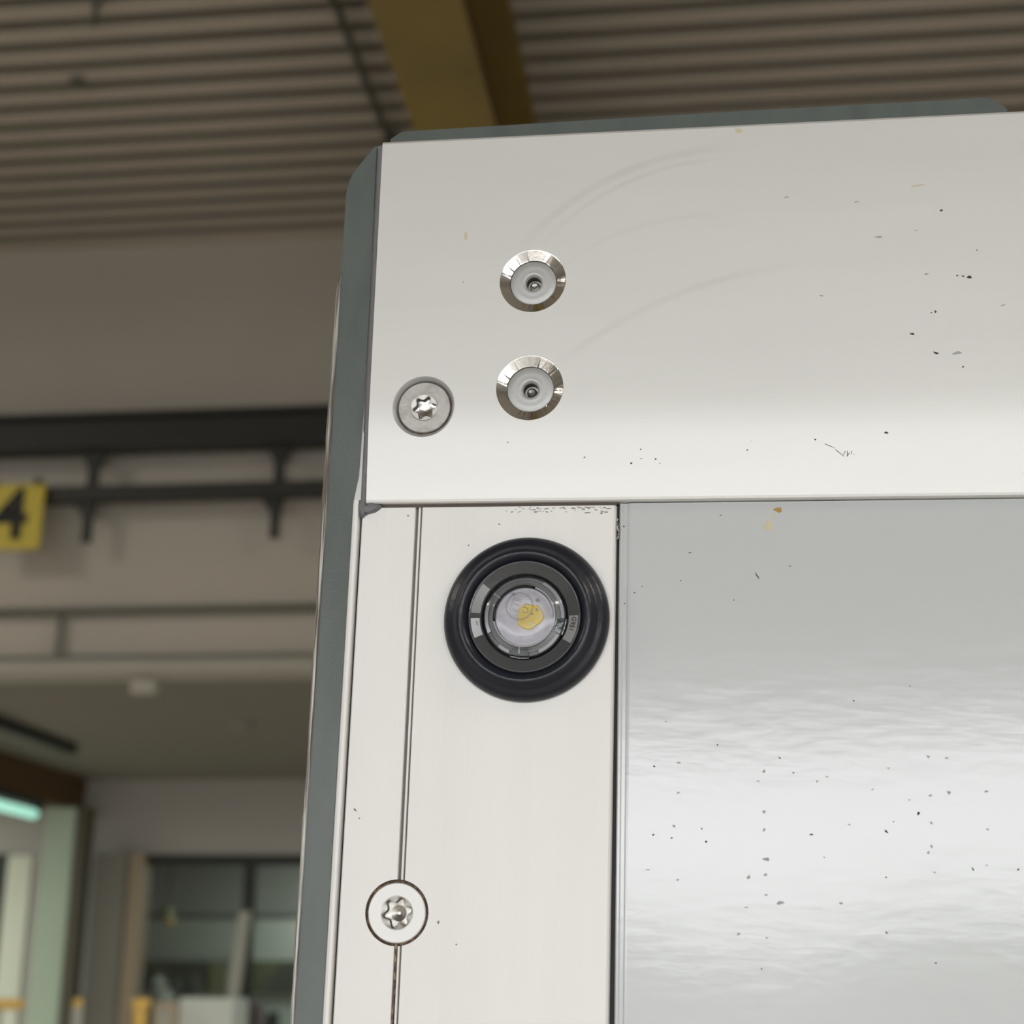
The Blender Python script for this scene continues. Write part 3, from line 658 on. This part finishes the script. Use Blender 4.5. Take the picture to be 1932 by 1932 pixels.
# --- marker lamp
def dpl(px, py, d):                          # pixel of the lamp's features at depth d in face mm
    D = TM.transposed() @ ray(px, py); k = (d-CL.y)/D.y if False else ((d)-CL.y)/D.y
    return CL.x+D.x*k, CL.z+D.z*k
LX, LZ = dpl(993, 1168, DP-.6)
lamp = bpy.data.objects.new('marker_lamp', None); COL.objects.link(lamp); lamp.parent = truck; lamp.empty_display_size = .01
tag(lamp, 'round clear marker lamp in a black rubber ring')
bm = bmesh.new()
lathe(bm, [(14.2, 0), (14.4, 3.2), (14.9, 3.9), (15.3, 4.6), (15.9, 5.4), (16.6, 5.8), (17.3, 5.7), (18.0, 5.1), (18.7, 4.2), (19.3, 3.75), (20.2, 3.5), (21.0, 2.9), (21.65, 1.9), (21.9, .9), (21.75, 0)], LX, LZ, DP, 128)
tag(obj('rubber_grommet', bm, 'rubber', lamp, True), 'black rubber ring')
HB = 4.2
BX, BZ = LX, LZ
bm = bmesh.new(); lathe(bm, [(14.75, 3.2), (14.7, HB+.35), (14.45, HB+.5), (14.2, HB+.1), (11.6, HB-.1), (11.35, HB-.4), (11.3, 1.0)], BX, BZ, DP, 128)
bez = tag(obj('bezel', bm, 'bezel', lamp, True), 'smoky grey plastic bezel')
bm = bmesh.new(); lathe(bm, [(11.3, 1.2), (9, 1.2), (0, 1.2)], BX, BZ, DP, 64); obj('lamp_base', bm, 'black', lamp)
# stepped clear lens insides
def ringbm(segs, r0, r1, h0, h1, nseg=10, g=None):
    bm_ = g or bmesh.new()
    for a0_, a1_ in segs:
        m_ = max(3, int((a1_-a0_)/4)); A = []; 
        for i in range(m_+1):
            a = math.radians(a0_+(a1_-a0_)*i/m_); ca, sa = math.cos(a), math.sin(a)
            A.append([bm_.verts.new(((BX+r*ca)*S, (DP-h)*S, (BZ+r*sa)*S)) for r, h in ((r0, h0-.8), (r0, h0), (r1, h1), (r1, h1-.8))])
        for a, b in zip(A, A[1:]):
            for k in range(4): bm_.faces.new((a[k], b[k], b[(k+1) % 4], a[(k+1) % 4]))
        bm_.faces.new(A[0]); bm_.faces.new(A[-1])
    return bm_
tag(obj('lens_flange', ringbm([(0, 360)], 9.7, 10.7, 3.6, 3.2), 'lens_ring', lamp), 'clear outer flange')
for a, b in ((-66, -28), (-2, 62), (-130, -112), (165, 205)):
    obj('light_crescent', ringbm([(a, b)], 9.55, 10.45, 4.1, 3.9), 'lens_light', lamp)
for a, b in ((-108, -82), (-26, -4)):
    tag(obj('locking_tab', ringbm([(a, b)], 8.8, 11.15, 4.5, 4.2), 'bezel', lamp), 'dark locking tab')
obj('inner_step', ringbm([(0, 360)], 8.3, 9.6, 4.2, 3.7), 'lens_ring', lamp)
obj('inner_step', ringbm([(-170, 70)], 7.75, 8.2, 4.8, 4.6), 'lens_light', lamp)
obj('inner_step', ringbm([(75, 185)], 7.6, 8.2, 4.8, 4.6), 'black', lamp)
for a in (22, 142, 262):
    obj('rib', ringbm([(a, a+3)], 8.0, 10.2, 4.7, 4.3), 'lens_light', lamp)
bm = bmesh.new(); lathe(bm, [(7.7, 2.0), (7.6, 4.0), (6.9, 3.6), (5.6, 3.0), (4.6, 2.8), (0, 2.7)], BX, BZ, DP, 96)
tag(obj('reflector', bm, 'reflector', lamp, True), 'lavender white inner disc')
# phosphor chip, offset to the lower right
PX, PZ = dpl(998, 1161, DP-3.4)
bm = bmesh.new(); A, B = [], []
for i in range(40):
    a = 2*math.pi*i/40; r = 3.7*(1+.05*math.cos(3*a)+.04*math.cos(5*a+1)); r *= (1.0 if -150 < math.degrees(math.atan2(math.sin(a), math.cos(a))) < 60 else .86)
    A.append(bm.verts.new(((PX+r*math.cos(a))*S, (DP-2.6)*S, (PZ+r*math.sin(a))*S))); B.append(bm.verts.new(((PX+r*.93*math.cos(a))*S, (DP-3.5)*S, (PZ+r*.93*math.sin(a))*S)))
bm.faces.new(B)
for i in range(40): bm.faces.new((A[i], A[i-1], B[i-1], B[i]))
tag(obj('led_chip', bm, 'phosphor', lamp), 'yellow light-emitting chip')
for (px, py, rr) in ((1013, 1150, .4), (1004, 1158, .25), (968, 1120, .5), (1014, 1132, .45)):
    x, z = dpl(px, py, DP-3.6); bm = bmesh.new(); lathe(bm, [(rr, -.0), (rr*.7, .25), (0, .3)], x, z, DP-3.5, 10); obj('contact', bm, 'lens_ring', lamp)
# front window of the lens, slightly domed
bm = bmesh.new(); lathe(bm, [(10.9, 3.0), (10.8, 4.4), (10.2, 5.0), (8.9, 5.2), (8.5, 6.2), (7.9, 6.55), (5.0, 6.68), (2.5, 6.74), (0, 6.75)], BX, BZ, DP, 96)
tag(obj('lens', bm, 'lens', lamp, True), 'clear stepped lens')
# moulded E 5 in a ring
MX, MZ = dpl(980, 1144, DP-6.9); hm = 6.85
ang = math.radians(-15)
def mp_(u, v): return ((MX+u*math.cos(ang)-v*math.sin(ang))*S, (DP-hm)*S, (MZ+u*math.sin(ang)+v*math.cos(ang))*S)
bm = bmesh.new()
for r in (3.62, 3.3): tube_path(bm, [mp_(r*math.cos(2*math.pi*i/60), r*math.sin(2*math.pi*i/60)) for i in range(60)], .055*S, 6, True)
mk = obj('approval_ring', bm, 'mark', lamp, True)
E_ = [(-2.05, 1.75), (.05, 1.75), (.05, 1.35), (-1.6, 1.35), (-1.6, .35), (-.15, .35), (-.15, 0.0), (-1.6, 0.0), (-1.6, -1.15), (0.05, -1.15), (.05, -1.6), (-2.05, -1.6)]
bm = bmesh.new(); tube_path(bm, [mp_(u, v) for u, v in E_], .06*S, 6, True); tag(obj('letter', bm, 'mark', lamp), 'moulded letter E')
F_ = [(2.55, 1.1), (1.3, 1.1), (1.2, -.05), (1.7, .15), (2.3, .0), (2.6, -.55), (2.3, -1.15), (1.65, -1.3), (1.1, -1.05)]
bm = bmesh.new(); tube_path(bm, [mp_(u-.05, v) for u, v in F_], .07*S, 6); tag(obj('digit', bm, 'mark', lamp), 'moulded digit 5')
# small moulded lettering on the bezel
def text(body, size, px, py, rot, m, par, d, ext=.05):
    cu = bpy.data.curves.new('t', 'FONT'); cu.body = body; cu.size = size*S; cu.extrude = ext*S; cu.align_x = 'CENTER'; cu.align_y = 'CENTER'
    o = bpy.data.objects.new('t', cu); COL.objects.link(o); bpy.context.view_layer.update()
    me = bpy.data.meshes.new_from_object(o.evaluated_get(bpy.context.evaluated_depsgraph_get())); bpy.data.objects.remove(o)
    x, z = dpl(px, py, d)
    for v in me.vertices:
        u, q = v.co.x, v.co.y; h_ = v.co.z
        v.co = Vector((x*S+u*math.cos(rot)-q*math.sin(rot), d*S-h_, z*S+u*math.sin(rot)+q*math.cos(rot)))
    return link('lettering', me, m, par)
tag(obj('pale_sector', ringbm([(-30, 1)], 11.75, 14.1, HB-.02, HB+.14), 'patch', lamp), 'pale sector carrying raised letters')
tag(obj('pale_sector', ringbm([(182, 204)], 11.75, 14.1, HB-.02, HB+.14), 'lens_light', lamp), 'pale sector standing in for a gloss reflection')  # reflection on the glossy bezel painted as a pale piece
tag(obj('pale_sector', ringbm([(142, 176)], 11.75, 14.1, HB-.02, HB+.14), 'patch', lamp), 'smoky pale sector')
text('G951', 1.75, 1080, 1177, math.radians(-104), 'black', lamp, DP-HB-.25)
text('1', 1.6, 900, 1176, math.radians(18), 'black', lamp, DP-HB-.25)

# --- marks: specks, stains, scratches (thin real flecks lying on the faces)
def fleck(bm, px, py, w, h, rot=0, on='rail', seed=0, amp=.2, thick=.05):
    d = 0.0
    x, z = dpl(px, py, 0)
    if on == 'rail': d = rail_y(z) if z < 30 else 0; x, z = dpl(px, py, d); d = rail_y(z) if z < 30 else 0
    if on == 'door': d = DP+.65; x, z = dpl(px, py, d)
    if on == 'post': d = DP; x, z = dpl(px, py, d)
    k = 1/7.0; rnd = random.Random(seed+px*31+py); n = 12; ph = [rnd.uniform(0, 6) for _ in range(3)]
    c = bm.verts.new((x*S, (d-thick)*S, z*S)); A = []
    for i in range(n):
        a = 2*math.pi*i/n; q = 1+amp*math.sin(2*a+ph[0])+amp*math.sin(3*a+ph[1])
        u, v = w/2*k*q*math.cos(a), h/2*k*q*math.sin(a)
        A.append(bm.verts.new(((x+u*math.cos(rot)-v*math.sin(rot))*S, (d-.01)*S, (z+u*math.sin(rot)+v*math.cos(rot))*S)))
    for i in range(n): bm.faces.new((A[i], A[(i+1) % n], c))
r_ = math.radians
bm = bmesh.new()
for a in [(1776, 397, 5, 5, 0), (1829, 523, 9, 6, r_(-30)), (1817, 521, 5, 3, 0), (1806, 520, 4, 3, 0), (1721, 630, 9, 4, 0), (1765, 588, 5, 4, 0), (1757, 590, 3, 2, 0), (1766, 666, 10, 4, r_(-30)), (1672, 816, 6, 6, 0),
          (1843, 472, 3, 2, 0), (1817, 692, 4, 3, 0), (1417, 832, 3, 3, 0), (1410, 849, 3, 3, 0), (1191, 874, 4, 4, 0), (1209, 847, 4, 4, 0), (1210, 865, 3, 3, 0), (1237, 866, 4, 3, 0), (1245, 874, 4, 3, 0), (1104, 862, 8, 3, r_(20)), (958, 834, 4, 3, 0), (1538, 829, 5, 3, r_(-20)), (874, 532, 2, 2, 0)]:
    fleck(bm, *a)
for x0_, y0_, x1_, y1_ in [(1565, 838, 1592, 862), (1590, 860, 1600, 842), (1600, 842, 1598, 862), (1598, 862, 1608, 846), (1608, 846, 1606, 858), (1545, 832, 1575, 846), (1606, 858, 1618, 856)]:
    L = math.hypot(x1_-x0_, y1_-y0_); fleck(bm, (x0_+x1_)/2, (y0_+y1_)/2, L, 1.3, -math.atan2(y1_-y0_, x1_-x0_), amp=0)
tag(obj('dirt_specks', bm, 'dirt', truck), 'dark specks and scratches on the top rail', kind='stuff')
bm = bmesh.new()
for a in [(1658, 447, 16, 4, r_(-3)), (1616, 381, 8, 3, 0), (1748, 517, 8, 4, 0), (1550, 558, 7, 3, 0), (1484, 372, 10, 3, r_(10)), (1892, 576, 9, 3, r_(20)), (1728, 435, 7, 2, r_(10)), (1806, 666, 16, 6, 0)]: fleck(bm, *a)
tag(obj('faint_specks', bm, 'faint', truck), 'faint grey flecks on the top rail', kind='stuff')
bm = bmesh.new(); fleck(bm, 879, 446, 7, 18, 0, amp=.12, thick=.12); tag(obj('stain', bm, 'stain', truck), 'small yellow drip on the rail')
bm = bmesh.new(); fleck(bm, 1731, 350, 26, 3.5, r_(8), amp=.08); tag(obj('stain', bm, 'stain', truck), 'thin yellow sliver on the rail')
bm = bmesh.new(); fleck(bm, 1394, 247, 16, 10, 0, amp=.1); tag(obj('stain', bm, 'stain', truck), 'pale drip at the top of the rail')
bm = bmesh.new(); fleck(bm, 1449, 992, 15, 22, r_(-10), 'door', amp=.12); fleck(bm, 1459, 973, 4, 16, r_(-35), 'door', amp=.1); tag(obj('stain', bm, 'stain', truck), 'yellow drip stain on the door')
bm = bmesh.new(); fleck(bm, 1468, 962, 16, 9, r_(10), 'door', amp=.22); tag(obj('stain', bm, 'stain2', truck), 'brown crust at the top of the door stain')
# door specks
bm = bmesh.new()
sc_ = 782/1932.0
for (x, y_, w_, h_, ro) in [(1138, 178, 7, 7, 0), (1400, 110, 6, 5, 0), (263, 275, 6, 5, 0), (503, 384, 8, 6, 0), (793, 445, 14, 5, -40), (1440, 703, 13, 13, 0), (1324, 742, 6, 6, 0), (1290, 788, 18, 9, -30), (1694, 963, 16, 6, -70), (941, 802, 14, 9, 0), (450, 835, 11, 9, 0), (430, 775, 6, 9, 0), (204, 803, 11, 7, 0),
                           (1291, 1259, 10, 7, -10), (1521, 1401, 9, 7, -30), (709, 1428, 6, 6, 0), (857, 514, 9, 6, 0), (1289, 1001, 7, 7, 0), (1905, 965, 9, 8, 0), (208, 484, 9, 8, 0), (290, 818, 7, 8, 0)]:
    fleck(bm, 1150+x*sc_, 1250+y_*sc_, w_*sc_, h_*sc_, r_(ro), 'door')
s2 = 440/1932.0
for (x, y_, w_, h_, ro) in [(1061, 714, 22, 9, 0), (985, 947, 12, 10, 0), (1618, 905, 60, 9, -62), (1316, 404, 18, 7, -10), (602, 1046, 16, 9, -20), (665, 994, 12, 8, 0), (519, 1136, 9, 12, 0), (514, 496, 14, 12, 0), (1890, 826, 24, 6, 0), (1425, 1107, 10, 9, 0)]:
    fleck(bm, 1060+x*s2, 880+y_*s2, w_*s2, h_*s2, r_(ro), 'door')
tag(obj('dirt_specks', bm, 'dirt', truck), 'dark specks on the door', kind='stuff')
bm = bmesh.new()
for (x, y_, w_, h_) in [(1486, 439, 18, 14), (1572, 445, 16, 12), (720, 507, 18, 16), (967, 554, 12, 12), (1582, 606, 18, 20), (1495, 620, 22, 10), (1756, 601, 18, 14), (1500, 748, 14, 14), (1762, 778, 16, 10), (1501, 857, 14, 16), (1486, 886, 16, 14), (731, 917, 30, 22), (727, 989, 18, 14), (648, 1001, 18, 20), (796, 1120, 36, 20), (1079, 1122, 18, 14),
                        (637, 1142, 18, 8), (720, 696, 14, 20), (720, 780, 12, 20), (601, 1265, 16, 16), (733, 1283, 14, 10), (320, 607, 14, 12), (322, 467, 18, 12), (300, 762, 18, 14), (1226, 592, 12, 10), (1300, 493, 12, 10), (693, 553, 12, 8), (318, 1013, 16, 10), (179, 966, 20, 6), (730, 1083, 22, 8), (1515, 978, 14, 10), (1397, 640, 14, 6), (1117, 755, 14, 8), (1013, 532, 18, 8), (1001, 908, 8, 10), (1758, 945, 16, 6)]:
    fleck(bm, 1150+x*sc_, 1250+y_*sc_, w_*sc_*.8, h_*sc_*.8, 0, 'door', thick=.02)
tag(obj('water_spots', bm, 'faint', truck), 'faint dried water spots on the door', kind='stuff')
bm = bmesh.new()
for a in [(827, 1740, 5, 5, 0), (670, 1528, 9, 3, r_(-45)), (678, 1544, 3, 3, 0), (861, 1782, 3, 3, 0), (942, 989, 4, 3, 0), (770, 973, 4, 3, 0), (884, 1029, 3, 3, 0)]: fleck(bm, *a, 'post')
rnd = random.Random(3)
for i in range(60):
    x = 940+210*rnd.random()**.6; fleck(bm, x, 957+rnd.random()**2*12, rnd.uniform(2, 9), rnd.uniform(1, 2.5), rnd.uniform(-.4, .4), 'post', thick=.02)
tag(obj('dirt_specks', bm, 'groove', truck), 'brown grime along the head of the post', kind='stuff')
# glue crumbs in the door gap
bm = bmesh.new()
for k in range(14):
    x, z = dpl(1166+rnd.uniform(-1.5, 1.5), 980+k*2.8, DP+.8); rr = rnd.uniform(.15, .4)
    bmesh.ops.create_icosphere(bm, subdivisions=1, radius=rr*S, matrix=Matrix.Translation((x*S, (DP+.8)*S, z*S)))
tag(obj('gap_crumbs', bm, 'clear', truck), 'glassy crumbs of sealant in the door gap', kind='stuff')

for i, (x, y, z, k) in enumerate(LUM):
    luminaire(x, y, z, 2.4, 175, ['added fill luminaire left of the gate', 'added fill luminaire above the truck box roof', 'added fill luminaire at the far left of the hall', 'added fill luminaire right of the gate'][i])
luminaire(-9.0, 12.5, 3.95, 2.0, 150, 'added fill luminaire under the low soffit, far left', (.92, 1, .88))
luminaire(-1.5, 11.6, 3.95, 2.0, 60, 'added fill luminaire under the low soffit behind the truck box', (.97, 1, .95))
luminaire(-4.0, 17.0, 3.95, 2.0, 60, 'added fill luminaire in the room behind the glass', (.95, 1, .95))
luminaire(-4.5, 19.9, 3.95, 1.4, 60, 'added fill luminaire hidden behind the bulkhead in the room beyond', (.95, 1, .95))
